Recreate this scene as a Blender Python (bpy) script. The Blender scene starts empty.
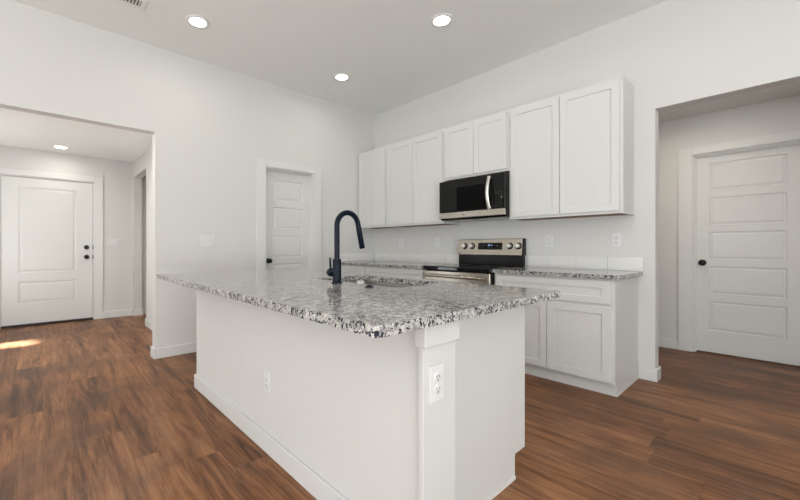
import bpy, bmesh, math, random
from mathutils import Vector, Matrix
random.seed(7)
PI = math.pi
scene = bpy.context.scene
COL = scene.collection

# ------------------------------------------------------------------ camera
cam_data = bpy.data.cameras.new('camera')
cam = bpy.data.objects.new('camera', cam_data)
COL.objects.link(cam)
cam_data.sensor_width = 36.0
cam_data.lens = 366.08 / 800 * 36.0
cam_data.shift_x = (400 - 351.59) / 800
cam_data.shift_y = -(250 - 247.36) / 800
cam_data.clip_start = 0.02
cam.location = (4.0034, -3.8335, 1.099)
cam.rotation_euler = (PI / 2, 0, 0.8693)
scene.camera = cam

# ------------------------------------------------------------------ world, light, exposure
world = bpy.data.worlds.new('world')
scene.world = world
world.use_nodes = True
bg = world.node_tree.nodes['Background']
bg.inputs[0].default_value = (0.72, 0.84, 1.0, 1)
bg.inputs[1].default_value = 1.14

def area_light(name, loc, rot, sx, sy, power, color=(1, 1, 1)):
    d = bpy.data.lights.new(name, 'AREA')
    d.shape = 'RECTANGLE'; d.size = sx; d.size_y = sy
    d.energy = power; d.color = color
    o = bpy.data.objects.new(name, d)
    o.location = loc; o.rotation_euler = rot
    COL.objects.link(o)
    return o

# daylight through the living-room windows (behind the camera) and the side windows
area_light('window_daylight', (3.6, -8.55, 1.45), (PI / 2, 0, 0), 4.2, 1.9, 50, (0.91, 0.965, 1.0))
area_light('side_window_daylight', (7.30, -4.2, 1.45), (PI / 2, 0, PI / 2), 3.4, 1.9, 62, (0.95, 0.975, 0.99))
area_light('entry_upward_fill', (-1.5, -5.0, 0.6), (PI / 2 + 0.95, 0, 0), 1.6, 0.4, 13, (0.95, 0.98, 1.0))  # unseen upward fill lamp, added to brighten the entry ceiling
# upward fill lamps inside both wide windows, added to brighten the ceiling
area_light('window_upward_fill', (3.6, -8.5, 0.75), (PI / 2 + 1.05, 0, 0), 4.2, 0.6, 142, (0.96, 0.98, 0.98))
area_light('side_window_upward_fill', (7.25, -4.2, 0.75), (PI / 2 + 1.05, 0, PI / 2), 3.4, 0.6, 130, (0.96, 0.98, 0.98))
area_light('entry_window_daylight', (-1.3, -5.05, 1.25), (PI / 2, 0, 0.55), 0.9, 1.5, 6, (0.95, 0.98, 1.0))
sd = bpy.data.lights.new('sun', 'SUN')
sd.energy = 42.0; sd.angle = math.radians(3.5); sd.color = (0.86, 0.95, 1.0)
sun = bpy.data.objects.new('sun', sd)
sun.rotation_euler = (math.radians(90 - 57), 0, math.radians(0))
COL.objects.link(sun)
DOWNLIGHT_W = 2.2
ENTRY_LIGHT_W = 4.5
HALL_LIGHT_W = 6.8
LAMP_COL = (1.0, 0.95, 0.87)

vs = scene.view_settings
scene.display_settings.display_device = 'sRGB'
vs.view_transform = 'Standard'
vs.look = 'None'
vs.gamma = 1.0
vs.use_curve_mapping = False
vs.exposure = 0.07

# ------------------------------------------------------------------ materials
def mat(name, color, rough=0.5, metal=0.0, spec=0.5, emit=None, estr=0.0, aniso=0.0):
    m = bpy.data.materials.new(name); m.use_nodes = True
    b = m.node_tree.nodes['Principled BSDF']
    b.inputs['Base Color'].default_value = (*color, 1)
    b.inputs['Roughness'].default_value = rough
    b.inputs['Metallic'].default_value = metal
    b.inputs['Specular IOR Level'].default_value = spec
    b.inputs['Anisotropic'].default_value = aniso
    if emit:
        b.inputs['Emission Color'].default_value = (*emit, 1)
        b.inputs['Emission Strength'].default_value = estr
    return m

class NT:
    def __init__(s, m): s.t = m.node_tree; s.m = m
    def n(s, typ, ins=None, **kw):
        nd = s.t.nodes.new(typ)
        for k, v in kw.items(): setattr(nd, k, v)
        if ins:
            for k, v in ins.items():
                if hasattr(v, 'links') or isinstance(v, bpy.types.NodeSocket): s.t.links.new(v, nd.inputs[k])
                else: nd.inputs[k].default_value = v
        return nd
    def math(s, op, a, b=None, c=None):
        nd = s.t.nodes.new('ShaderNodeMath'); nd.operation = op
        for i, v in enumerate((a, b, c)):
            if v is None: continue
            if isinstance(v, bpy.types.NodeSocket): s.t.links.new(v, nd.inputs[i])
            else: nd.inputs[i].default_value = v
        return nd.outputs[0]
    def mix(s, f, a, b, blend='MIX'):
        nd = s.t.nodes.new('ShaderNodeMix'); nd.data_type = 'RGBA'; nd.blend_type = blend
        for i, v in ((0, f), (6, a), (7, b)):
            if isinstance(v, bpy.types.NodeSocket): s.t.links.new(v, nd.inputs[i])
            else: nd.inputs[i].default_value = v if i == 0 else (*v, 1)
        return nd.outputs[2]
    def ramp(s, f, stops):
        nd = s.t.nodes.new('ShaderNodeValToRGB'); s.t.links.new(f, nd.inputs[0])
        el = nd.color_ramp.elements
        while len(el) < len(stops): el.new(0.5)
        for e, (p, c) in zip(el, stops): e.position = p; e.color = (*c, 1)
        return nd.outputs[0]
    def link(s, a, b): s.t.links.new(a, b)
    @property
    def bsdf(s): return s.t.nodes['Principled BSDF']

def paint(name, color, rough, bump=0.12, scale=260, spec=0.3):
    m = mat(name, color, rough, spec=spec); t = NT(m)
    tc = t.n('ShaderNodeTexCoord')
    nz = t.n('ShaderNodeTexNoise', {'Vector': tc.outputs['Object'], 'Scale': scale, 'Detail': 3.0})
    bp = t.n('ShaderNodeBump', {'Height': nz.outputs[0], 'Strength': bump, 'Distance': 0.002})
    t.link(bp.outputs[0], t.bsdf.inputs['Normal'])
    return m

M_wall = paint('wall_paint', (0.640, 0.636, 0.615), 0.75, 0.25, 140)
M_ceil = paint('ceiling_paint', (0.84, 0.855, 0.835), 0.9, 0.3, 90)
M_trim = paint('trim_paint', (0.672, 0.672, 0.657), 0.38, 0.03, 200, 0.4)
M_door = paint('door_paint', (0.650, 0.652, 0.634), 0.42, 0.04, 200, 0.4)
M_cab = paint('cabinet_paint', (0.622, 0.622, 0.603), 0.36, 0.03, 180, 0.4)
M_plate = mat('white_plastic', (0.70, 0.70, 0.69), 0.35)
M_slot = mat('dark_slot', (0.12, 0.12, 0.12), 0.6)
M_tile = mat('white_tile', (0.74, 0.735, 0.715), 0.18)
M_grout = mat('grout', (0.45, 0.44, 0.42), 0.8)
M_black = mat('black_metal', (0.006, 0.006, 0.007), 0.35, 0.0, 0.25)
M_faucet = mat('matte_black_faucet', (0.002, 0.006, 0.013), 0.36, 0.0, 0.16)  # blue tint in the black stands in for reflected sky
M_glass = mat('black_glass', (0.006, 0.006, 0.006), 0.05, 0.0, 0.25)
M_enamel = mat('black_enamel', (0.008, 0.008, 0.009), 0.25, 0.0, 0.25)
M_dkgrey = mat('dark_grey', (0.05, 0.05, 0.055), 0.5)
M_bronze = mat('dark_bronze', (0.025, 0.02, 0.017), 0.4, 0.6)
M_wood_under = mat('cabinet_underside_wood', (0.24, 0.14, 0.075), 0.6)
M_lens = mat('lit_lens', (1, 1, 1), 0.5, emit=(1.0, 0.96, 0.90), estr=14.0)
M_white = mat('white_metal', (0.80, 0.79, 0.77), 0.4)
M_digit = mat('blue_digits', (0.1, 0.2, 0.5), 0.4, emit=(0.35, 0.55, 1.0), estr=1.5)
M_print = mat('grey_print', (0.16, 0.16, 0.16), 0.5)
M_window = mat('oven_window_glass', (0.004, 0.004, 0.004), 0.05, 0.0, 0.07)
M_bar = mat('polished_bar', (0.74, 0.72, 0.68), 0.34, 1.0)
M_rubber = mat('black_rubber', (0.02, 0.02, 0.02), 0.6)

def brushed(name, color, rough, axis=0):
    m = mat(name, color, rough, 1.0); t = NT(m)
    tc = t.n('ShaderNodeTexCoord')
    sc = [400, 400, 400]; sc[axis] = 4
    mp = t.n('ShaderNodeMapping', {'Vector': tc.outputs['Object'], 'Scale': sc})
    nz = t.n('ShaderNodeTexNoise', {'Vector': mp.outputs[0], 'Scale': 1.0, 'Detail': 2.0})
    r = t.math('MULTIPLY_ADD', nz.outputs[0], 0.14, rough - 0.07)
    t.link(r, t.bsdf.inputs['Roughness'])
    return m
M_steel = brushed('brushed_stainless', (0.52, 0.485, 0.425), 0.27)
M_sink = brushed('sink_stainless', (0.36, 0.35, 0.335), 0.25)
M_chrome = mat('chrome', (0.78, 0.77, 0.75), 0.14, 1.0)

def granite():
    m = mat('granite', (0.6, 0.6, 0.6), 0.10, spec=0.5); t = NT(m)
    tc = t.n('ShaderNodeTexCoord'); v = tc.outputs['Object']
    wz = t.n('ShaderNodeTexNoise', {'Vector': v, 'Scale': 35.0, 'Detail': 3.0})
    wv = t.n('ShaderNodeVectorMath', {0: wz.outputs['Color'], 1: (0.5, 0.5, 0.5)}, operation='SUBTRACT')
    ws = t.n('ShaderNodeVectorMath', {0: wv.outputs[0], 'Scale': 0.02}, operation='SCALE')
    va = t.n('ShaderNodeVectorMath', {0: v, 1: ws.outputs[0]}, operation='ADD').outputs[0]
    n1 = t.n('ShaderNodeTexNoise', {'Vector': va, 'Scale': 32.0, 'Detail': 5.0, 'Roughness': 0.65})
    base = t.ramp(n1.outputs[0], [(0.34, (0.22, 0.21, 0.20)), (0.46, (0.40, 0.385, 0.36)), (0.56, (0.54, 0.52, 0.485)), (0.72, (0.65, 0.63, 0.595))])
    vo = t.n('ShaderNodeTexVoronoi', {'Vector': va, 'Scale': 185.0})
    cr = t.n('ShaderNodeSeparateColor', {0: vo.outputs['Color']})
    n2 = t.n('ShaderNodeTexNoise', {'Vector': va, 'Scale': 45.0, 'Detail': 2.0})
    s = t.math('MULTIPLY_ADD', n2.outputs[0], 1.1, t.math('MULTIPLY', cr.outputs[0], 0.55))
    blk = t.ramp(s, [(0.935, (0, 0, 0)), (0.955, (1, 1, 1))])
    wht = t.ramp(s, [(0.43, (1, 1, 1)), (0.47, (0, 0, 0))])
    gry = t.ramp(cr.outputs[1], [(0.68, (0, 0, 0)), (0.70, (1, 1, 1))])
    c = t.mix(t.math('MULTIPLY', gry, 0.75), base, (0.25, 0.25, 0.255))
    c = t.mix(wht, c, (0.58, 0.585, 0.58))
    c = t.mix(blk, c, (0.022, 0.028, 0.042))
    t.link(c, t.bsdf.inputs['Base Color'])
    t.bsdf.inputs['Coat Weight'].default_value = 0.0
    return m
M_granite = granite()

def planks():
    m = mat('plank_floor', (0.2, 0.1, 0.06), 0.4, spec=0.16); t = NT(m)
    tc = t.n('ShaderNodeTexCoord')
    sp = t.n('ShaderNodeSeparateXYZ', {0: tc.outputs['Object']})
    X, Y = sp.outputs[0], sp.outputs[1]
    W, L = 0.182, 1.22
    yr = t.math('DIVIDE', t.math('ADD', Y, 20.03), W)
    row = t.math('FLOOR', yr)
    rr = t.n('ShaderNodeTexWhiteNoise', {'W': row}, noise_dimensions='1D').outputs['Value']
    xr = t.math('ADD', t.math('DIVIDE', t.math('ADD', X, 20.0), L), t.math('MULTIPLY', rr, 7.3))
    col = t.math('FLOOR', xr)
    cv = t.n('ShaderNodeCombineXYZ', {0: col, 1: row, 2: 0.0})
    wn = t.n('ShaderNodeTexWhiteNoise', {'Vector': cv.outputs[0]}, noise_dimensions='3D')
    rnd = t.n('ShaderNodeSeparateColor', {0: wn.outputs['Color']})
    fx = t.math('FRACT', xr); fy = t.math('FRACT', yr)
    ey = t.math('MULTIPLY', t.math('MINIMUM', fy, t.math('SUBTRACT', 1.0, fy)), W)
    ex = t.math('MULTIPLY', t.math('MINIMUM', fx, t.math('SUBTRACT', 1.0, fx)), L)
    gap = t.math('LESS_THAN', t.math('MINIMUM', ex, ey), 0.0011)
    # grain, shifted for each plank
    gx = t.math('ADD', X, t.math('MULTIPLY', rnd.outputs[0], 37.0))
    gy = t.math('ADD', Y, t.math('MULTIPLY', rnd.outputs[1], 11.0))
    g1v = t.n('ShaderNodeCombineXYZ', {0: t.math('MULTIPLY', gx, 1.3), 1: t.math('MULTIPLY', gy, 15.0), 2: 0.0})
    g1 = t.n('ShaderNodeTexNoise', {'Vector': g1v.outputs[0], 'Scale': 1.0, 'Detail': 6.0, 'Roughness': 0.62, 'Distortion': 0.9})
    g2v = t.n('ShaderNodeCombineXYZ', {0: t.math('MULTIPLY', gx, 5.0), 1: t.math('MULTIPLY', gy, 90.0), 2: 0.0})
    g2 = t.n('ShaderNodeTexNoise', {'Vector': g2v.outputs[0], 'Scale': 1.0, 'Detail': 4.0, 'Roughness': 0.6})
    k = t.math('ADD', t.math('MULTIPLY', g1.outputs[0], 0.66), t.math('MULTIPLY', g2.outputs[0], 0.34))
    k = t.math('ADD', k, t.math('MULTIPLY', t.math('SUBTRACT', rnd.outputs[2], 0.5), 0.11))
    c = t.ramp(k, [(0.33, (0.052, 0.022, 0.011)), (0.43, (0.138, 0.059, 0.026)), (0.53, (0.245, 0.108, 0.047)), (0.66, (0.37, 0.18, 0.084))])
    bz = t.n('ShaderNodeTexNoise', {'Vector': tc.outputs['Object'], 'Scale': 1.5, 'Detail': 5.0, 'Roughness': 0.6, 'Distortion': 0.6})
    c = t.mix(t.math('MULTIPLY', t.ramp(bz.outputs[0], [(0.47, (0, 0, 0)), (0.64, (1, 1, 1))]), 0.55), c, (0.085, 0.045, 0.028))  # random dark blotches: floor stain plus shade painted into the colour
    # blurred patches of drywall dust and footmarks
    dz = t.n('ShaderNodeTexNoise', {'Vector': tc.outputs['Object'], 'Scale': 1.7, 'Detail': 7.0, 'Roughness': 0.7, 'Distortion': 1.2})
    dm = t.ramp(dz.outputs[0], [(0.52, (0, 0, 0)), (0.75, (1, 1, 1))])
    c = t.mix(t.math('MULTIPLY', dm, 0.17), c, (0.40, 0.33, 0.28))
    c = t.mix(t.math('MULTIPLY', gap, 0.35), c, (0.03, 0.015, 0.01))
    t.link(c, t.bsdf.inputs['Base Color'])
    r = t.math('ADD', t.math('MULTIPLY_ADD', g2.outputs[0], 0.12, 0.33), t.math('MULTIPLY', dm, 0.18))
    t.link(r, t.bsdf.inputs['Roughness'])
    h = t.math('SUBTRACT', t.math('MULTIPLY', g2.outputs[0], 0.3), gap)
    bp = t.n('ShaderNodeBump', {'Height': h, 'Strength': 0.15, 'Distance': 0.002})
    t.link(bp.outputs[0], t.bsdf.inputs['Normal'])
    return m
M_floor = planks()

# ------------------------------------------------------------------ mesh helpers
class MB:
    """collects shapes into one bmesh"""
    def __init__(s): s.bm = bmesh.new()
    def box(s, x0, x1, y0, y1, z0, z1):
        v = [s.bm.verts.new(p) for p in ((x0, y0, z0), (x1, y0, z0), (x1, y1, z0), (x0, y1, z0), (x0, y0, z1), (x1, y0, z1), (x1, y1, z1), (x0, y1, z1))]
        for f in ((0, 3, 2, 1), (4, 5, 6, 7), (0, 1, 5, 4), (1, 2, 6, 5), (2, 3, 7, 6), (3, 0, 4, 7)):
            s.bm.faces.new([v[i] for i in f])
        return s
    def lathe(s, prof, center=(0, 0, 0), axis='z', seg=32):
        """prof: (radius, height) pairs along the axis; closed when radius is 0"""
        c = Vector(center)
        def P(r, h, a):
            u, w = r * math.cos(a), r * math.sin(a)
            if axis == 'z': return c + Vector((u, w, h))
            if axis == 'y': return c + Vector((w, h, u))
            return c + Vector((h, u, w))
        rings = []
        for r, h in prof:
            if r <= 1e-7: rings.append([s.bm.verts.new(P(0, h, 0))])
            else: rings.append([s.bm.verts.new(P(r, h, 2 * PI * i / seg)) for i in range(seg)])
        for a, b in zip(rings, rings[1:]):
            for i in range(seg):
                j = (i + 1) % seg
                if len(a) == 1 and len(b) == 1: continue
                if len(a) == 1: s.bm.faces.new((a[0], b[j], b[i]))
                elif len(b) == 1: s.bm.faces.new((a[i], a[j], b[0]))
                else: s.bm.faces.new((a[i], a[j], b[j], b[i]))
        return s
    def tube(s, pts, r, seg=20, cap=True):
        pts = [Vector(p) for p in pts]
        rs = r if isinstance(r, (list, tuple)) else [r] * len(pts)
        rings = []; prev = None
        for i, p in enumerate(pts):
            d = (pts[min(i + 1, len(pts) - 1)] - pts[max(i - 1, 0)]).normalized()
            if prev is None:
                up = Vector((1, 0, 0)) if abs(d.x) < 0.9 else Vector((0, 0, 1))
            else: up = prev
            n = (up - d * up.dot(d)).normalized(); prev = n
            b = d.cross(n)
            rings.append([s.bm.verts.new(p + (n * math.cos(2 * PI * k / seg) + b * math.sin(2 * PI * k / seg)) * rs[i]) for k in range(seg)])
        for a, b in zip(rings, rings[1:]):
            for k in range(seg):
                s.bm.faces.new((a[k], a[(k + 1) % seg], b[(k + 1) % seg], b[k]))
        if cap:
            s.bm.faces.new(rings[0][::-1]); s.bm.faces.new(rings[-1])
        return s
    def prism(s, poly, y0, y1, plane='xz'):
        """extrude a polygon; plane 'xz' along y, 'yz' along x, 'xy' along z"""
        def P(a, b, h):
            return (a, h, b) if plane == 'xz' else ((h, a, b) if plane == 'yz' else (a, b, h))
        A = [s.bm.verts.new(P(a, b, y0)) for a, b in poly]
        B = [s.bm.verts.new(P(a, b, y1)) for a, b in poly]
        n = len(poly)
        s.bm.faces.new(A); s.bm.faces.new(B[::-1])
        for i in range(n): s.bm.faces.new((A[i], B[i], B[(i + 1) % n], A[(i + 1) % n]))
        return s
    def panel_slab(s, x0, x1, yf, yb, z0, z1, panels, prof):
        """a slab whose front face (y = yf, facing -y) has sunk panels.
        panels: (x0, x1, z0, z1); prof: (inset, depth) rings from the panel's rim inwards"""
        xs = sorted({x0, x1, *[p[0] for p in panels], *[p[1] for p in panels]})
        zs = sorted({z0, z1, *[p[2] for p in panels], *[p[3] for p in panels]})
        V = {}
        def vv(x, y, z):
            k = (round(x, 5), round(y, 5), round(z, 5))
            if k not in V: V[k] = s.bm.verts.new((x, y, z))
            return V[k]
        for i in range(len(xs) - 1):
            for j in range(len(zs) - 1):
                a, b, c, d = xs[i], xs[i + 1], zs[j], zs[j + 1]
                hit = [p for p in panels if p[0] <= a + 1e-6 and p[1] >= b - 1e-6 and p[2] <= c + 1e-6 and p[3] >= d - 1e-6]
                if not hit:
                    s.bm.faces.new((vv(a, yf, c), vv(b, yf, c), vv(b, yf, d), vv(a, yf, d)))
        for (a, b, c, d) in panels:
            last = [vv(a, yf, c), vv(b, yf, c), vv(b, yf, d), vv(a, yf, d)]
            for ins, dep in prof:
                cur = [s.bm.verts.new(q) for q in ((a + ins, yf + dep, c + ins), (b - ins, yf + dep, c + ins), (b - ins, yf + dep, d - ins), (a + ins, yf + dep, d - ins))]
                for k in range(4): s.bm.faces.new((last[k], last[(k + 1) % 4], cur[(k + 1) % 4], cur[k]))
                last = cur
            s.bm.faces.new(last)
        B = [s.bm.verts.new(q) for q in ((x0, yb, z0), (x1, yb, z0), (x1, yb, z1), (x0, yb, z1))]
        s.bm.faces.new(B[::-1])
        bot = [vv(x, yf, z0) for x in xs]; top = [vv(x, yf, z1) for x in xs]
        lef = [vv(x0, yf, z) for z in zs]; rig = [vv(x1, yf, z) for z in zs]
        s.bm.faces.new(bot[::-1] + [B[0], B[1]]); s.bm.faces.new(top + [B[2], B[3]])
        s.bm.faces.new(lef + [B[3], B[0]]); s.bm.faces.new(rig[::-1] + [B[1], B[2]])
        return s
    def build(s, name, material, parent=None, bevel=0.0, smooth=None, loc=None, segs=2):
        bmesh.ops.recalc_face_normals(s.bm, faces=s.bm.faces)
        me = bpy.data.meshes.new(name)
        s.bm.to_mesh(me); s.bm.free()
        me.materials.append(material)
        if smooth is not None:
            for p in me.polygons: p.use_smooth = True
            me.set_sharp_from_angle(angle=math.radians(smooth))
        o = bpy.data.objects.new(name, me); COL.objects.link(o)
        if parent: o.parent = parent
        if loc: o.location = loc
        if bevel:
            md = o.modifiers.new('bevel', 'BEVEL'); md.width = bevel; md.segments = segs
            md.limit_method = 'ANGLE'; md.angle_limit = math.radians(40)
        return o

def empty(name, loc, rz=0.0):
    o = bpy.data.objects.new(name, None); COL.objects.link(o)
    o.location = loc; o.rotation_euler = (0, 0, rz); o.empty_display_size = 0.1
    return o
def tag(o, label=None, cat=None, group=None, kind=None):
    if label: o['label'] = label
    if cat: o['category'] = cat
    if group: o['group'] = group
    if kind: o['kind'] = kind
    return o
def struct(o, label=None, cat=None): return tag(o, label, cat, None, 'structure')
def dup(root, loc, rz=None):
    r = root.copy(); COL.objects.link(r); r.location = loc
    if rz is not None: r.rotation_euler = (0, 0, rz)
    for ch in list(root.children):
        c = ch.copy(); COL.objects.link(c); c.parent = r
        for g in list(ch.children):
            d = g.copy(); COL.objects.link(d); d.parent = c
    return r

# ------------------------------------------------------------------ the room
H = 3.08           # kitchen ceiling
HD = 2.235         # head height of the two wide openings
EC = 2.475          # entry ceiling
HC = 2.485         # hall ceiling
JY = -2.985        # end of the pantry wall at the entry opening
XW = 3.319         # end of the cabinet wall at the hall opening
T = 0.115
XR, YF = 7.5, -8.8
EX, EY = -2.80, -2.715   # entry end wall, entry side wall
EYL = -5.25
HY = 1.40                # hall back wall
PD0, PD1, PDH = -1.80, -1.105, 2.065     # pantry door opening
HD0, HD1, HDH = 3.375, 4.135, 2.07       # hall door opening
FD0, FD1, FDH = -4.275, -3.23, 2.09      # front door opening
OX0, OX1 = -2.72, -1.80                  # side opening in the entry

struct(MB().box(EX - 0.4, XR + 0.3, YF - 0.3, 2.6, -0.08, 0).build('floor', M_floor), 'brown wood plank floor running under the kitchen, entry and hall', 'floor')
struct(MB().box(-T, XR + 0.2, YF - 0.2, T, H, H + 0.12).build('ceiling', M_ceil), 'high grey white flat ceiling over the kitchen', 'ceiling')
struct(MB().box(EX - 0.2, -T, EYL - 0.2, 0.2, EC, EC + 0.12).build('ceiling_entry', M_ceil), 'lower ceiling over the entry by the front door', 'ceiling')
struct(MB().box(0.2, XR + 0.2, T, 2.6, HC, HC + 0.12).build('ceiling_hall', M_ceil), 'lower ceiling of the hall beyond the cabinet wall', 'ceiling')

w = MB()   # pantry wall with the pantry door hole and the wide entry opening
w.box(-T, 0, JY, PD0, 0, HD); w.box(-T, 0, PD0, PD1, PDH, HD); w.box(-T, 0, PD1, T, 0, HD)
w.box(-T, 0, -5.05, T, HD, H); w.box(-T, 0, YF, -5.05, 0, H)
struct(w.build('wall_left', M_wall), 'white wall holding the pantry door and the entry opening', 'wall')
w = MB()   # cabinet wall with the hall opening
w.box(0, XW, 0, T, 0, HD); w.box(0, 4.9, 0, T, HD, H); w.box(4.9, XR, 0, T, 0, H)
struct(w.build('wall_back', M_wall), 'white wall behind the cabinets, range and hall opening', 'wall')
w = MB()
w.box(XR, XR + T, YF, -5.9, 0, H); w.box(XR, XR + T, -2.5, T, 0, H); w.box(XR, XR + T, -5.9, -2.5, 0, 0.5); w.box(XR, XR + T, -5.9, -2.5, 2.4, H)
struct(w.build('wall_right', M_wall), 'white side wall with a wide window', 'wall')
w = MB()
w.box(-T, 1.5, YF - T, YF, 0, H); w.box(5.7, XR, YF - T, YF, 0, H); w.box(1.5, 5.7, YF - T, YF, 0, 0.5); w.box(1.5, 5.7, YF - T, YF, 2.4, H)
struct(w.build('wall_front', M_wall), 'white living room wall with a wide window', 'wall')
w = MB()   # entry end wall with the front door hole
w.box(EX - T, EX, FD1, -1.3, 0, EC); w.box(EX - T, EX, EYL, FD0, 0, EC); w.box(EX - T, EX, FD0, FD1, FDH, EC)
struct(w.build('wall_entry_end', M_wall), 'white entry wall around the front door', 'wall')
w = MB()   # entry side wall with an opening
w.box(EX, OX0, EY, EY + T, 0, EC); w.box(OX1, -T, EY, EY + T, 0, EC); w.box(OX0, OX1, EY, EY + T, 2.22, EC)
struct(w.build('wall_entry_side', M_wall), 'white side wall of the entry with an open doorway', 'wall')
struct(MB().box(EX, -T, -1.3, -1.3 + T, 0, EC).build('wall_passage', M_wall), 'white wall closing the passage off the entry', 'wall')
w = MB()   # entry wall with a window, out of frame to the left
w.box(EX, -1.84, EYL - T, EYL, 0, EC); w.box(-1.42, -T, EYL - T, EYL, 0, EC); w.box(-1.84, -1.42, EYL - T, EYL, 0, 0.5); w.box(-1.84, -1.42, EYL - T, EYL, 2.30, EC)
struct(w.build('wall_entry_front', M_wall), 'white entry wall with a window facing the side opening', 'wall')
w = MB()
w.box(0.2, HD0, HY, HY + T, 0, HC); w.box(HD1, XR, HY, HY + T, 0, HC); w.box(HD0, HD1, HY, HY + T, HDH, HC)
struct(w.build('wall_hall_back', M_wall), 'white hall wall around the five panel door', 'wall')
struct(MB().box(0.2, 0.2 + T, T, HY, 0, HC).build('wall_hall_left', M_wall), 'white end wall of the hall behind the cabinets', 'wall')
struct(MB().box(6.2, 6.2 + T, T, HY, 0, HC).build('wall_hall_right', M_wall), 'white end wall of the hall', 'wall')

struct(MB().box(HD0 - .06, HD1 + .06, HY + T, HY + T + .04, 0, HDH + .06).build('wall_hall_closet', M_wall), 'closet wall behind the hall door', 'wall')
struct(MB().box(-T - .04, -T, PD0 - .06, PD1 + .06, 0, PDH + .06).build('wall_pantry', M_wall), 'pantry wall behind the pantry door', 'wall')
def window(name, loc, rz, wd, z0, z1, label):
    r = struct(empty(name, loc, rz), label, 'window')
    f = MB(); h = wd / 2
    f.box(-h, -h + .06, -.05, .05, z0, z1); f.box(h - .06, h, -.05, .05, z0, z1); f.box(-h, h, -.05, .05, z0, z0 + .06); f.box(-h, h, -.05, .05, z1 - .06, z1)
    n = max(1, round(wd / 1.2))
    for i in range(1, n): f.box(-h + wd * i / n - .03, -h + wd * i / n + .03, -.04, .04, z0 + .06, z1 - .06)
    f.build('window_frame', M_trim, r, 0.003)
    MB().box(-h - .04, h + .04, -.16, -.05, z0 - .03, z0).build('window_sill', M_trim, r, 0.004)
    return r
window('window_1', (3.6, YF - T / 2, 0), PI, 4.2, 0.5, 2.4, 'wide white framed window of the living room')
window('window_2', (XR + T / 2, -4.2, 0), -PI / 2, 3.4, 0.5, 2.4, 'white framed window in the side wall')
window('window_3', (-1.63, EYL - T / 2, 0), PI, 0.42, 0.5, 2.30, 'narrow white framed window of the entry')

# ------------------------------------------------------------------ baseboards and casings
BH, BT = 0.102, 0.015
def base(name, boxes, label):
    b = MB()
    for q in boxes: b.box(*q, 0, BH)
    o = b.build(name, M_trim, None, 0.004)
    return struct(o, label, 'baseboard')
base('baseboard_left', [(0, BT, JY, -1.916)], 'white baseboard from the entry opening to the pantry door')
base('baseboard_jamb', [(-T - BT, BT, JY - BT, JY)], 'white baseboard wrapping the end of the pantry wall')
base('baseboard_corner', [(0, BT, -1.0, -0.70)], 'short white baseboard between pantry door and base cabinets')
base('baseboard_back', [(3.209, XW + BT, -BT, 0)], 'short white baseboard beside the end of the base cabinets')
base('baseboard_hall_jamb', [(XW, XW + BT, 0, T + BT)], 'white baseboard wrapping the end of the cabinet wall')
base('baseboard_hall', [(0.32, 3.265, HY - BT, HY), (4.25, 6.2, HY - BT, HY)], 'white baseboard of the hall beside the five panel door')
base('baseboard_entry_end', [(EX, EX + BT, -3.12, EY)], 'white baseboard between front door and entry corner')
base('baseboard_entry_stub', [(EX + BT, OX0 + BT, EY - BT, EY), (OX0, OX0 + BT, EY, EY + T + BT)], 'short white baseboard at the far entry corner')
base('baseboard_entry_side', [(OX1 - BT, -T, EY - BT, EY), (OX1 - BT, OX1, EY, EY + T)], 'white baseboard of the entry side wall')
base('baseboard_passage', [(EX, -T, -1.3 - BT, -1.3)], 'white baseboard of the passage off the entry')

def casing(name, loc, rz, wd, h, label, cw=0.112, th=0.02, depth=T, stop=0.075):
    """local x along the wall from 0 to wd, front faces -y; includes the jamb lining and stop"""
    r = struct(empty(name, loc, rz), label, 'door casing')
    c = MB()
    c.box(-cw, 0, -th, 0, 0, h + cw * 0.72); c.box(wd, wd + cw, -th, 0, 0, h + cw * 0.72)
    c.box(0, wd, -th, 0, h, h + cw * 0.72)
    c.build('casing_board', M_trim, r, 0.003)
    j = MB(); q = 0.014
    j.box(0, q, 0.0, depth, 0, h); j.box(wd - q, wd, 0, depth, 0, h); j.box(q, wd - q, 0, depth, h - q, h)
    j.build('jamb', M_trim, r, 0.0015)
    return r
casing('trim_1', (0, PD0, 0), PI / 2, PD1 - PD0, PDH, 'flat white casing around the pantry door')
casing('trim_2', (HD0, HY, 0), 0, HD1 - HD0, HDH, 'flat white casing around the hall door')
casing('trim_3', (EX, FD0, 0), PI / 2, FD1 - FD0, FDH, 'flat white casing around the front door')

MOULD = [(0.0, 0.0), (0.008, 0.008), (0.018, 0.008), (0.032, 0.003)]
SHAKER = [(0.0008, 0.007)]
def knob(parent, x, yf, z, material=M_black, name='door_knob', r=0.028):
    m = MB()
    m.lathe([(0, 0), (0.032, 0), (0.032, -0.006), (0.014, -0.010), (0.012, -0.026), (0.020, -0.032), (r, -0.042), (r, -0.052), (r * 0.7, -0.060), (0, -0.062)], (x, yf, z), 'y', 28)
    return m.build(name, material, parent, smooth=40)

# pantry door: leaf set deep in the wall
d = struct(empty('door_2', (-0.070, PD0, 0), PI / 2), 'white five panel pantry door with a round black knob', 'door')
wl = PD1 - PD0
P5 = [(.25, .53), (.63, .883), (.98, 1.234), (1.34, 1.588), (1.69, 1.925)]
MB().panel_slab(.017, wl - .017, 0, .036, .012, PDH - .017, [(.145, .565, a - .012, b + .012) for a, b in P5], MOULD).build('door_leaf', M_door, d)
knob(d, .075, 0, .935)
s_ = MB(); s_.box(.014, .026, -.034, -.001, 0, PDH - .014); s_.box(wl - .026, wl - .014, -.034, -.001, 0, PDH - .014); s_.box(.026, wl - .026, -.034, -.001, PDH - .026, PDH - .014)
s_.build('door_stop', M_trim, d, .001)
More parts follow.
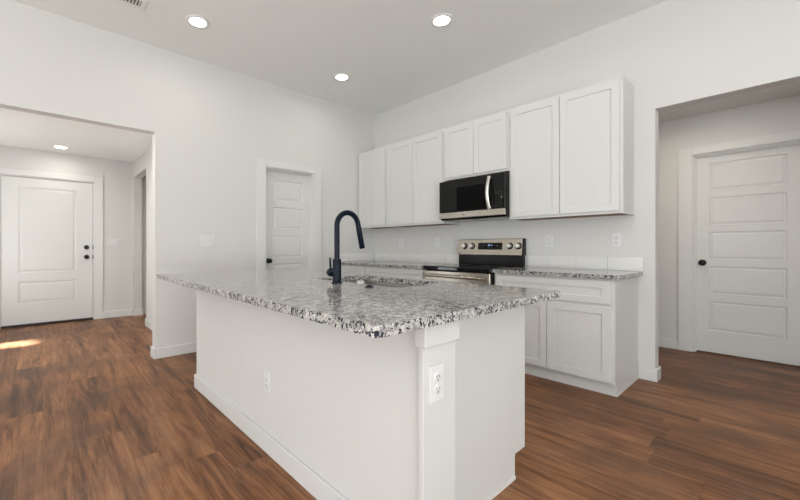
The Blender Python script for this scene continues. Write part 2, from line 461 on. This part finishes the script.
# hall door
d = struct(empty('door_3', (HD0, HY + 0.060, 0)), 'white five panel hall door with a round black knob', 'door')
wl = HD1 - HD0
P5 = [(.25, .53), (.63, .892), (.985, 1.248), (1.34, 1.605), (1.70, 1.963)]
MB().panel_slab(.017, wl - .017, 0, .036, .016, HDH - .018, [(.118, .642, a - .012, b + .012) for a, b in P5], MOULD).build('door_leaf', M_door, d)
knob(d, .070, 0, .940)
s_ = MB(); s_.box(.014, .026, -.03, -.001, 0, HDH - .014); s_.box(wl - .026, wl - .014, -.03, -.001, 0, HDH - .014); s_.box(.026, wl - .026, -.03, -.001, HDH - .030, HDH - .014)
s_.build('door_stop', M_trim, d, .001)
# front door
d = struct(empty('door_1', (EX - 0.012, FD0, 0), PI / 2), 'white two panel front door with black deadbolt and knob', 'door')
wl = FD1 - FD0
MB().panel_slab(.016, wl - .018, 0, .044, .034, FDH - .017, [(.190, .830, .32, .62), (.190, .830, .745, 1.942)], [(0, 0), (0.010, 0.007), (0.024, 0.007), (0.044, 0.002)]).build('door_leaf', M_door, d)
MB().lathe([(0, 0), (.033, 0), (.033, -.010), (.026, -.020), (0, -.022)], (.952, 0, 1.100), 'y', 28).build('deadbolt', M_black, d, smooth=40)
knob(d, .952, 0, .955, r=0.030)
for z in (1.100, .955):
    MB().box(wl - .0175, wl - .008, -.014, .004, z - .028, z + .028).build('latch_plate', M_black, d, .001)
s_ = MB(); s_.box(.014, .030, .0445, .06, .03, FDH - .014); s_.box(wl - .030, wl - .014, .0445, .06, .03, FDH - .014); s_.box(.030, wl - .030, .0445, .06, FDH - .032, FDH - .014)
s_.build('door_stop', M_trim, d)
MB().box(.014, wl - .014, -.03, .10, 0, .030).build('threshold', M_bronze, d, .003)

# ------------------------------------------------------------------ ceiling fittings
def downlight(loc, label, power, color=LAMP_COL):
    r = tag(empty('ceiling_light', loc), label, 'ceiling light', 'recessed ceiling lights')
    MB().lathe([(.098, 0), (.098, -.004), (.090, -.009), (.070, -.007), (.066, .000)], (0, 0, 0), 'z', 48).build('trim_ring', M_white, r, smooth=40)
    MB().lathe([(.067, -.004), (.045, -.0065), (0, -.0075)], (0, 0, 0), 'z', 48).build('lens', M_lens, r, smooth=60)
    ld = bpy.data.lights.new('downlight_lamp', 'AREA'); ld.shape = 'DISK'; ld.size = .13; ld.energy = power; ld.color = color
    ld.spread = math.radians(170)
    lo = bpy.data.objects.new('downlight_lamp', ld); COL.objects.link(lo); lo.parent = r; lo.location = (0, 0, -.012)
    return r
for x, y, lb in ((.678, -2.79, 'round recessed ceiling light next to the air vent'),
                 (.678, -1.172, 'round recessed ceiling light closest to the corner where both walls meet'),
                 (2.07, -1.172, 'round recessed ceiling light in front of the upper cabinets above the microwave'),
                 (3.46, -1.172, 'round recessed ceiling light in front of the hall opening'),
                 (2.07, -2.79, 'round recessed ceiling light over the island sink'),
                 (3.46, -2.79, 'round recessed ceiling light over the outlet end of the island')):
    downlight((x, y, H), lb, DOWNLIGHT_W)
downlight((-2.40, -3.64, EC), 'round recessed ceiling light in the low entry ceiling near the front door', ENTRY_LIGHT_W * .5)
downlight((-1.0, -2.0, EC), 'added unseen recessed ceiling light brightening the passage beyond the entry side opening', ENTRY_LIGHT_W * 1.6)  # lamp added out of view to lift the dark passage
downlight((-.72, -3.62, EC), 'added unseen recessed ceiling light just inside the wide opening, brightening the entry', ENTRY_LIGHT_W * 3.6)  # lamp added behind the header to light the far entry wall
downlight((3.35, .55, HC), 'round recessed ceiling light in the low hall ceiling', HALL_LIGHT_W, (1.0, 0.88, 0.75))

v = tag(empty('ceiling_vent', (.626, -3.345, H)), 'white metal air vent with dark slots cut off by the top of the photo', 'air vent')
f = MB(); a, b = .075, .155
f.box(-a, a, -b, -b + .03, -.008, 0); f.box(-a, a, b - .03, b, -.008, 0); f.box(-a, -a + .03, -b + .03, b - .03, -.008, 0); f.box(a - .03, a, -b + .03, b - .03, -.008, 0)
f.build('vent_frame', M_white, v, .002)
MB().box(-a + .028, a - .028, -b + .028, b - .028, -.002, -.001).build('backing', M_slot, v)
for i in range(11):
    y = -b + .042 + i * .0226
    MB().prism([(y - .006, -.007), (y + .004, -.002), (y + .006, -.003), (y - .004, -.008)], -a + .03, a - .03, 'yz').build('vent_slat', M_white, v)

# ------------------------------------------------------------------ wall plates
def duplex(loc, rz, label, group, blank=False):
    r = tag(empty('wall_outlet', loc, rz), label, 'outlet', group)
    MB().box(-.036, .036, -.006, 0, -.059, .059).build('cover_plate', M_plate, r, .002)
    for z in (-.0195, .0195):
        f = MB(); f.lathe([(0, -.0085), (.0155, -.0085), (.0168, -.0075), (.0168, -.004)], (0, 0, z), 'y', 24)
        f.build('receptacle', M_plate, r, smooth=40)
        s = MB(); s.box(-.0075, -.0055, -.0092, -.008, z - .001, z + .008); s.box(.0055, .0075, -.0092, -.008, z - .001, z + .007); s.lathe([(0, -.0092), (.0028, -.0092), (.0028, -.008)], (0, 0, z - .008), 'y', 12)
        s.build('socket_slot', M_slot, r)
    MB().lathe([(0, -.0075), (.003, -.007), (.003, -.005)], (0, 0, 0), 'y', 12).build('screw', M_plate, r)
    return r
def switches(loc, rz, n, wd, h, label):
    r = tag(empty('light_switch', loc, rz), label, 'light switch')
    MB().box(-wd / 2, wd / 2, -.006, 0, -h / 2, h / 2).build('cover_plate', M_plate, r, .002)
    for i in range(n):
        x = (i - (n - 1) / 2) * .046
        MB().prism([(-.006, -.034), (-.0085, -.034), (-.012, .034), (-.006, .034)], x - .0165, x + .0165, 'yz').build('rocker', M_plate, r, .001)
    return r
o1 = duplex((3.057, 0, 1.165), 0, 'white wall outlet closest to the free right end of the backsplash', 'outlets above the backsplash')
for x, lb in ((2.496, 'white wall outlet just right of the range back panel'), (1.149, 'white wall outlet just left of the range, under the upper cabinets'), (.537, 'white wall outlet nearest the room corner above the left counter')):
    tag(dup(o1, (x, 0, 1.163)), lb)
switches((0, -2.477, 1.167), PI / 2, 2, .150, .132, 'white two rocker light switch on the wall left of the pantry door')
switches((EX, -2.985, 1.175), PI / 2, 3, .150, .112, 'white three rocker light switch beside the front door')

# ------------------------------------------------------------------ upper cabinets
ZB, ZT = 1.372, 2.459
def upper(x0, x1, z0, label, open_right=False):
    r = tag(empty('upper_cabinet', (x0, 0, z0)), label, 'wall cabinet', 'white upper cabinets')
    w_, h_ = x1 - x0, ZT - z0; e = .0006
    c = MB(); c.box(e, .018, -.2995, -.001, 0, h_); c.box(w_ - .018, w_ - e, -.2995, -.001, 0, h_)
    c.box(.018, w_ - .018, -.2995, -.001, h_ - .018, h_); c.box(.018, w_ - .018, -.012, -.001, .03, h_ - .018)
    c.build('carcass', M_cab, r)
    MB().box(.0185, w_ - .0185, -.2990, -.002, .004, .016).build('underside_panel', M_wood_under, r)
    f = MB(); f.box(e, .045, -.3185, -.2995, 0, h_); f.box(w_ - .045, w_ - e, -.3185, -.2995, 0, h_); f.box(.045, w_ - .045, -.3185, -.2995, 0, .045); f.box(.045, w_ - .045, -.3185, -.2995, h_ - .045, h_)
    f.build('face_frame', M_cab, r, .001)
    m = w_ / 2; q = .0215
    for a, b in ((q, m - .002), (m + .002, w_ - q)):
        st = .057
        MB().panel_slab(a, b, -.337, -.3188, .0225, h_ - .024, [(a + st, b - st, .0225 + st, h_ - .024 - st)], SHAKER).build('door', M_cab, r, .0012)
    return r
upper(0.001, .574, ZB, 'narrowest white two door upper cabinet, tucked into the room corner')
upper(.574, 1.4825, ZB, 'white two door upper cabinet left of the microwave')
upper(1.4825, 2.2509, 1.857, 'short white two door upper cabinet directly above the microwave')
upper(2.2509, 3.1785, ZB, 'wide white two door upper cabinet right of the microwave')

# ------------------------------------------------------------------ base cabinets
CZ = .8975; CT = .032; FT = CZ - CT
def lower(x0, x1, label, panel_right=False, split=True):
    r = tag(empty('base_cabinet', (x0, 0, 0)), label, 'base cabinet', 'white base cabinets')
    w_ = x1 - x0; e = .0006
    c = MB(); c.box(e, .018, -.627, -.001, .09, FT); c.box(w_ - .018, w_ - e, -.627, -.001, .09, FT); c.box(.018, w_ - .018, -.60, -.001, .09, .108); c.box(.018, w_ - .018, -.012, -.001, .108, FT)
    c.build('carcass', M_cab, r)
    f = MB(); fy0, fy1 = -.645, -.627
    f.box(e, .04, fy0, fy1, .088, FT); f.box(w_ - .04, w_ - e, fy0, fy1, .088, FT); f.box(.04, w_ - .04, fy0, fy1, .088, .125); f.box(.04, w_ - .04, fy0, fy1, FT - .035, FT); f.box(.04, w_ - .04, fy0, fy1, .645, .690)
    f.build('face_frame', M_cab, r, .001)
    q = .0215; st = .053
    MB().panel_slab(q, w_ - q, -.664, -.6452, .678, .848, [(q + st, w_ - q - st, .678 + st, .848 - st)], SHAKER).build('drawer_front', M_cab, r, .0012)
    m = w_ / 2
    for a, b in (((q, m - .002), (m + .002, w_ - q)) if split else ((q, w_ - q),)):
        MB().panel_slab(a, b, -.664, -.6452, .106, .653, [(a + st, b - st, .106 + st, .653 - st)], SHAKER).build('door', M_cab, r, .0012)
    MB().box(e, w_ - e, -.612, -.600, 0, .088).build('toe_kick', M_cab, r)
    if panel_right:
        MB().prism([(-.645, .086), (-.612, .086), (-.612, 0), (-.001, 0), (-.001, FT), (-.645, FT)], w_, w_ + .006, 'yz').build('end_panel', M_cab, r)
        MB().box(w_ + .006, w_ + .010, -.612, -.016, 0, .012).build('shoe_moulding', M_trim, r)
    return r
lower(.001, .527, 'white base cabinet in the corner under the left granite counter', split=False)
lower(.527, 1.474, 'white base cabinet between the corner cabinet and the range')
lower(2.274, 3.2005, 'white base cabinet with one wide drawer and two doors right of the range', panel_right=True)

def slab(name, x0, x1, y0, y1, z1, th, label, hole=None, rad=.012, corners=(1, 1, 1, 1), loc=(0, 0, 0)):
    bm = bmesh.new()
    def rounded(a, b, c, d, r, fl, seg=6):
        pts = []
        for k, (cx, cy, a0) in enumerate(((b - r, c + r, -90), (b - r, d - r, 0), (a + r, d - r, 90), (a + r, c + r, 180))):
            if not fl[k] or r <= 0:
                pts.append(((b, c), (b, d), (a, d), (a, c))[k]); continue
            for i in range(seg + 1):
                t = math.radians(a0 + 90 * i / seg); pts.append((cx + r * math.cos(t), cy + r * math.sin(t)))
        return pts
    loops = [rounded(x0, x1, y0, y1, rad, corners)]
    if hole: loops.append(rounded(*hole, .045, (1, 1, 1, 1), 8))
    ed = []
    for lp in loops:
        vs_ = [bm.verts.new((x, y, z1)) for x, y in lp]
        ed += [bm.edges.new((vs_[i], vs_[(i + 1) % len(vs_)])) for i in range(len(vs_))]
    bmesh.ops.triangle_fill(bm, use_beauty=True, edges=ed)
    g = bmesh.ops.extrude_face_region(bm, geom=bm.faces[:])
    bmesh.ops.translate(bm, vec=(0, 0, -th), verts=[q for q in g['geom'] if isinstance(q, bmesh.types.BMVert)])
    m = MB(); m.bm.free(); m.bm = bm
    return tag(m.build(name, M_granite, None, .004), label, 'countertop')
slab('granite_countertop', .001, 1.478, -.682, -.001, CZ, CT, 'speckled granite countertop left of the range', corners=(0, 0, 0, 0))
slab('granite_countertop', 2.270, 3.238, -.682, -.001, CZ, CT, 'speckled granite countertop right of the range, below the backsplash end', corners=(1, 0, 0, 0))

def tiles(name, loc, rz, edges, label):
    r = tag(empty(name, loc, rz), label, 'backsplash')
    x0, x1 = edges[0], edges[-1]
    MB().box(x0, x1, -.006, 0, 0, .114).build('grout_bed', M_grout, r)
    t = MB()
    for a, b in zip(edges, edges[1:]): t.box(a + .0018, b - .0018, -.010, -.005, .0005, .116)
    t.build('tile_row', M_tile, r, .001)
    return r
tiles('tile_backsplash', (0, 0, CZ), 0, [2.292, 2.486, 2.738, 2.989, 3.241], 'single row of white backsplash tiles on the right counter')
tiles('tile_backsplash', (0, 0, CZ), 0, [.012, .276, .527, .778, 1.029, 1.280, 1.478], 'row of white backsplash tiles behind the left counter up to the range')
tiles('tile_backsplash', (0, 0, CZ), PI / 2, [-.682, -.513, -.262, -.011], 'white backsplash tiles returning along the corner wall over the left counter end')

# ------------------------------------------------------------------ range
RX, RW = 1.484, .780
r = tag(empty('electric_range', (RX, 0, 0)), 'stainless electric range with black glass cooktop between the two counters', 'range')
MB().box(0.002, RW - .002, -.645, -.02, .05, .863).build('body', M_enamel, r, .003)
MB().box(.03, RW - .03, -.60, -.05, 0, .05).build('plinth', M_enamel, r)
ct = MB(); ct.box(0, RW, -.705, -.012, .862, .905)
ct.build('cooktop', M_glass, r, .009, segs=3)
cooktop = [o for o in r.children if o.name.startswith('cooktop')][0]
for x, y, q in ((.20, -.54, .105), (.58, -.54, .085), (.20, -.27, .080), (.58, -.27, .105)):
    MB().lathe([(q - .0015, .9051), (q - .0015, .9056), (q + .0015, .9056), (q + .0015, .9051), (q - .0015, .9051)], (x, y, 0), 'z', 48).build('burner_ring', M_dkgrey, cooktop, smooth=40)
dr = MB().box(.012, RW - .012, -.690, -.646, .225, .854).build('oven_door', M_steel, r, .006, segs=3)
MB().box(.13, RW - .13, -.6915, -.689, .36, .70).build('window', M_glass, dr, .002)
hp = []
for i in range(25):
    t = i / 24; x = .06 + (RW - .12) * t
    hp.append((x, -.735 - .018 * math.sin(PI * t), .808))
hh = MB().tube(hp, .0145, 20); hh.box(.075, .10, -.735, -.688, .797, .819); hh.box(RW - .10, RW - .075, -.735, -.688, .797, .819)
hh.build('handle', M_steel, dr, smooth=40)
sdw = MB().box(.012, RW - .012, -.685, -.646, .06, .215).build('storage_drawer', M_steel, r, .005)
MB().box(.15, RW - .15, -.695, -.684, .180, .198).build('drawer_pull', M_steel, sdw, .003)
# back guard
MB().box(.022, RW + .004, -.060, -.012, .905, 1.022).build('riser', M_enamel, r, .003)
bgd = MB(); bgd.prism([(-.078, 1.014), (-.055, 1.192), (-.008, 1.192), (-.008, 1.014)], .022, RW + .012, 'yz')
bgd = bgd.build('back_guard', M_enamel, r, .003)
def on_guard(z): return -.078 + (z - 1.014) * (.023 / .178)
fp = MB(); fp.prism([(on_guard(1.017) - .004, 1.017), (on_guard(1.190) - .004, 1.190), (on_guard(1.190) + .002, 1.190), (on_guard(1.017) + .002, 1.017)], .016, RW - .002, 'yz')
fp = fp.build('control_panel', M_steel, bgd, .002)
tilt = math.atan2(.023, .178)
def guard_part(name, m, x, z, dy=0.0, material=M_steel, bevel=0, smooth=None):
    o = m.build(name, material, bgd, bevel, smooth)
    o.location = (x, on_guard(z) - .004 + dy, z); o.rotation_euler = (-tilt, 0, 0)
    return o
for i, x in enumerate((.112, .206, .648, .740)):
    z = 1.113
    guard_part('knob_bezel', MB().lathe([(0, 0), (.036, 0), (.036, -.003), (.030, -.005), (0, -.005)], axis='y', seg=32), x, z, 0, M_enamel, smooth=40)
    kb = MB().lathe([(.027, -.004), (.026, -.012), (.024, -.030), (.021, -.034), (0, -.035)], axis='y', seg=32)
    kb.box(-.0035, .0035, -.040, -.030, -.022, .022)
    guard_part('control_knob', kb, x, z, 0, M_chrome, smooth=40)
guard_part('display', MB().box(-.142, .142, -.002, 0, -.038, .038), .424, 1.112, 0, M_glass, .001)
def seven(m, ch, x, z, w_=.010, h_=.018, t=.0022, y0=-.0030, y1=-.0018):
    S = {'a': (x, x + w_, z + h_ - t, z + h_), 'd': (x, x + w_, z, z + t), 'g': (x, x + w_, z + h_ / 2 - t / 2, z + h_ / 2 + t / 2),
         'b': (x + w_ - t, x + w_, z + h_ / 2, z + h_), 'c': (x + w_ - t, x + w_, z, z + h_ / 2), 'f': (x, x + t, z + h_ / 2, z + h_), 'e': (x, x + t, z, z + h_ / 2)}
    for k in {'1': 'bc', '2': 'abged', '7': 'abc', '0': 'abcdef', '4': 'fgbc'}[ch]:
        a, b, c, d_ = S[k]; m.box(a, b, y0, y1, c, d_)
dg = MB()
for ch, x in (('1', -.030), ('2', -.014), ('1', .010)): seven(dg, ch, x, .002)
dg.box(.002, .0045, -.003, -.0018, .006, .0085); dg.box(.002, .0045, -.003, -.0018, .0135, .016)
guard_part('clock_digits', dg, .424, 1.112, 0, M_digit)
mk = MB()
for i in range(5): mk.box(-.035 + i * .013, -.028 + i * .013, -.003, -.0018, -.020, -.017)
for i in range(3): mk.box(.030 + i * .022, .037 + i * .022, -.003, -.0018, .004, .009)
mk.box(.078, .100, -.003, -.0018, .000, .004); mk.box(-.090, -.078, -.003, -.0018, -.019, -.016); mk.box(-.085, -.060, -.003, -.0018, .004, .006)
guard_part('display_lettering', mk, .424, 1.112, 0, M_print)
guard_part('emblem', MB().lathe([(0, -.0015), (.008, -.0015), (.008, 0)], axis='y', seg=20), .046, 1.031, 0, M_dkgrey)
em = MB()
for i in range(3): em.box(.002 + i * .008, .007 + i * .008, -.001, 0, -.006, .003)
guard_part('emblem_lettering', em, .058, 1.030, 0, M_print)

# ------------------------------------------------------------------ microwave
MX, MWD, MZ0, MZ1, MYF = 1.487, .7635, 1.400, 1.828, -.412
m = tag(empty('microwave', (MX, 0, MZ0)), 'black and stainless microwave hanging over the range', 'microwave')
mh = MZ1 - MZ0
MB().prism([(-.385, .020), (-.395, .016), (-.370, 0), (-.003, 0), (-.003, mh), (-.385, mh)], .002, MWD - .002, 'yz').build('body', M_enamel, m, .002)
ds = .640
door = MB().box(0, ds - .001, MYF, -.386, .083, mh).build('door', M_glass, m, .004, segs=3)
MB().box(.225, .575, MYF - .0008, MYF + .004, .095, .345).build('window', M_window, door, .0005)
cp = MB().box(ds + .001, MWD, MYF, -.386, .083, mh).build('control_panel', M_glass, m, .004, segs=3)
bt = MB()
for i in range(3):
    for j in range(7):
        bt.box(ds + .030 + i * .026, ds + .038 + i * .026, MYF - .0008, MYF + .002, .098 + j * .024, .102 + j * .024)
bt.box(ds + .085, ds + .098, MYF - .0008, MYF + .002, .180, .200)
bt.build('keypad_lettering', M_print, cp)
st = MB().box(0, ds - .001, MYF - .001, -.386, .018, .080).build('lower_strip', M_steel, m, .003)
MB().box(ds + .001, MWD, MYF - .001, -.386, .018, .080).build('lower_strip', M_steel, m, .003)
MB().lathe([(0, MYF - .0018), (.007, MYF - .0018), (.007, MYF)], (.300, 0, .048), 'y', 20).build('emblem', M_dkgrey, st)
em = MB()
for i in range(2): em.box(.311 + i * .008, .317 + i * .008, MYF - .0016, MYF, .044, .052)
em.build('emblem_lettering', M_print, st)
hp = []
for i in range(21):
    t = i / 20
    hp.append((.612 - .004 * math.sin(PI * t), MYF - .020 - .034 * math.sin(PI * t), .085 + .325 * t))
hd = MB(); pr = [(-.017, 0), (-.013, -.007), (0, -.010), (.013, -.007), (.017, 0), (.013, .004), (-.013, .004)]
rings = []
for p in hp: rings.append([hd.bm.verts.new((p[0] + a, p[1] + b, p[2])) for a, b in pr])
for a, b in zip(rings, rings[1:]):
    for k in range(7): hd.bm.faces.new((a[k], a[(k + 1) % 7], b[(k + 1) % 7], b[k]))
hd.bm.faces.new(rings[0]); hd.bm.faces.new(rings[-1][::-1])
hd.box(.600, .624, MYF - .022, MYF + .002, .088, .108); hd.box(.600, .624, MYF - .022, MYF + .002, .388, .408)
hd.build('handle', M_bar, door, smooth=50)
gr = MB()
for i in range(2): gr.box(.08 + i * .32, .36 + i * .32, -.30, -.12, -.004, .001)
gr.build('grease_filter', M_steel, m, .001)
MB().box(.26, .52, -.372, -.312, -.002, .010).build('lamp_cover', M_dkgrey, m, .001)

# ------------------------------------------------------------------ island
IX0, IX1 = 1.017, 3.256
IYF, IYM, IYB = -2.907, -2.757, -2.034
isl = tag(empty('kitchen_island', (0, 0, 0)), 'white kitchen island base with baseboard standing on the plank floor', 'kitchen island')
MB().box(IX0, IX1, IYF, IYM, 0, FT).build('half_wall', M_wall, isl)
MB().box(IX1, 3.275, -2.925, -2.752, 0, .788).build('end_post_board', M_cab, isl, .002)
MB().box(3.249, 3.291, -2.937, -2.748, .788, FT).build('post_cap', M_cab, isl, .002)
bb = MB(); bb.box(IX0 - BT, IX1, IYF - BT, IYF, 0, BH); bb.box(IX0 - BT, IX0, IYF, IYB - .10, 0, BH)
bb.build('baseboard', M_trim, isl, .004)
notch = [(IYM, 0), (-2.116, 0), (-2.116, .116), (IYB, .116), (IYB, FT), (IYM, FT)]
MB().prism(notch, 3.155, 3.175, 'yz').build('end_panel', M_cab, isl, .001)
MB().box(3.175, 3.180, IYM, -2.118, 0, .014).build('shoe_moulding', M_trim, isl)
MB().prism(notch, IX0, IX0 + .02, 'yz').build('end_panel', M_cab, isl, .001)
bx = [(IX0 + .02, 1.90), (1.90, 2.84), (2.84, 3.155)]
ff = MB()
for a, b in bx:
    ff.box(a, a + .035, IYB - .019, IYB, .116, FT); ff.box(b - .035, b, IYB - .019, IYB, .116, FT)
    ff.box(a + .035, b - .035, IYB - .019, IYB, .116, .15); ff.box(a + .035, b - .035, IYB - .019, IYB, FT - .035, FT)
ff.build('face_frame', M_cab, isl)
for a, b in bx:
    n = 2 if b - a > .5 else 1
    for i in range(n):
        u0 = a + .0195 + (b - a - .039) * i / n + (.002 if i else 0); u1 = a + .0195 + (b - a - .039) * (i + 1) / n - (.002 if i < n - 1 else 0)
        dmb = MB(); dmb.panel_slab(-u1, -u0, 0, .019, .135, .845, [(-u1 + .053, -u0 - .053, .188, .792)], SHAKER)
        dd = dmb.build('door', M_cab, isl, .0012); dd.rotation_euler = (0, 0, PI); dd.location = (0, IYB + .0195, 0)
MB().box(3.1555, 3.175, IYB + .0002, IYB + .020, .116, .848).build('door_edge_filler', M_cab, isl, .001)
MB().box(IX0 + .02, 3.155, -2.128, -2.116, 0, .116).build('toe_kick', M_cab, isl)
MB().box(IX0 + .02, 3.155, IYM, IYB - .02, .100, .116).build('cabinet_floor', M_cab, isl)

SX0, SX1, SY0, SY1 = 2.03, 2.765, -2.485, -2.080
slab('granite_countertop', .953, 3.333, -3.183, -1.985, CZ, CT, 'large speckled granite countertop of the island with the sink cut into it', (SX0, SX1, SY0, SY1), rad=.022)
def sink():
    r = tag(empty('undermount_sink', ((SX0 + SX1) / 2, (SY0 + SY1) / 2, FT - .215)), 'stainless undermount sink set into the island countertop', 'sink')
    hw, hh_ = (SX1 - SX0) / 2 + .006, (SY1 - SY0) / 2 + .006
    def loop(bm, w_, h_, rad, z):
        out = []
        for cx, cy, a0 in ((w_ - rad, -h_ + rad, -90), (w_ - rad, h_ - rad, 0), (-w_ + rad, h_ - rad, 90), (-w_ + rad, -h_ + rad, 180)):
            for i in range(9):
                t = math.radians(a0 + 90 * i / 8); out.append(bm.verts.new((cx + rad * math.cos(t), cy + rad * math.sin(t), z)))
        return out
    m = MB(); L = [loop(m.bm, hw + .022, hh_ + .022, .07, .214), loop(m.bm, hw, hh_, .05, .214), loop(m.bm, hw - .004, hh_ - .004, .05, .20), loop(m.bm, hw - .012, hh_ - .012, .05, .03), loop(m.bm, hw - .02, hh_ - .02, .05, .012), loop(m.bm, hw - .045, hh_ - .045, .04, .002), loop(m.bm, .06, .06, .0598, 0)]
    for a, b in zip(L, L[1:]):
        for k in range(36): m.bm.faces.new((a[k], a[(k + 1) % 36], b[(k + 1) % 36], b[k]))
    m.bm.faces.new(L[-1])
    o = m.build('basin', M_sink, r, smooth=50)
    sd_ = o.modifiers.new('solid', 'SOLIDIFY'); sd_.thickness = .0015; sd_.offset = -1
    MB().lathe([(.045, .001), (.043, .004), (.032, .003), (.030, .001), (0, .001)], seg=32).build('drain', M_chrome, r, smooth=40)
    return r
sink()

fc = tag(empty('kitchen_faucet', (2.369, -2.561, CZ)), 'tall matte black gooseneck faucet standing at the island sink', 'faucet')
MB().lathe([(0, 0), (.030, 0), (.030, .005), (.027, .007), (0, .007)], seg=36).build('base_flange', M_faucet, fc, smooth=40)
MB().lathe([(0, .007), (.0245, .007), (.0245, .132), (.0235, .135), (0, .135)], seg=36).build('body_sleeve', M_faucet, fc, smooth=40)
R = .080; zc = .322
pts = [(0, 0, .13 + .02 * i) for i in range(11)] + [(0, 0, zc)]
for i in range(1, 25):
    t = PI * .945 * i / 24
    pts.append((0, R - R * math.cos(t), zc + R * math.sin(t)))
pe = Vector(pts[-1]); dv = (pe - Vector(pts[-2])).normalized()
pts.append(tuple(pe + dv * .02))
MB().tube(pts, .0155, 24).build('spout', M_faucet, fc, smooth=40)
p0 = pe + dv * .006; p1 = p0 + dv * .138
MB().tube([p0, p0 + dv * .003, p0 + dv * .01, p1 - dv * .003, p1], [.0150, .0160, .0165, .0165, .0155], 24).build('spray_head', M_faucet, fc, smooth=40)
hb = MB().lathe([(0, -.024), (.010, -.076), (.021, -.072), (.0255, -.062), (.0255, -.044), (.018, -.036), (.018, -.020)][::-1], (0, 0, .058), 'x', 28)
hb.build('valve_housing', M_faucet, fc, smooth=40)
MB().tube([(-.060, 0, .078), (-.063, 0, .105), (-.065, 0, .142)], [.0062, .0062, .0055], 16).build('lever_handle', M_faucet, fc, smooth=40)

bn = tag(empty('air_switch_button', (2.649, -2.572, CZ)), 'small round black button on the granite beside the sink', 'button')
MB().lathe([(0, 0), (.022, 0), (.022, .004), (.019, .006), (0, .006)], seg=28).build('button_base', M_faucet, bn, smooth=40)
MB().lathe([(.013, .006), (.013, .010), (.011, .0115), (0, .0115)], seg=28).build('button_cap', M_black, bn, smooth=40)

tag(dup(o1, (2.207, IYF, .376)), 'white outlet plate low on the long front face of the island', None, 'island outlets')
tag(dup(o1, (3.275, -2.862, .662), PI / 2), 'white outlet on the narrow post at the end of the island', None, 'island outlets')
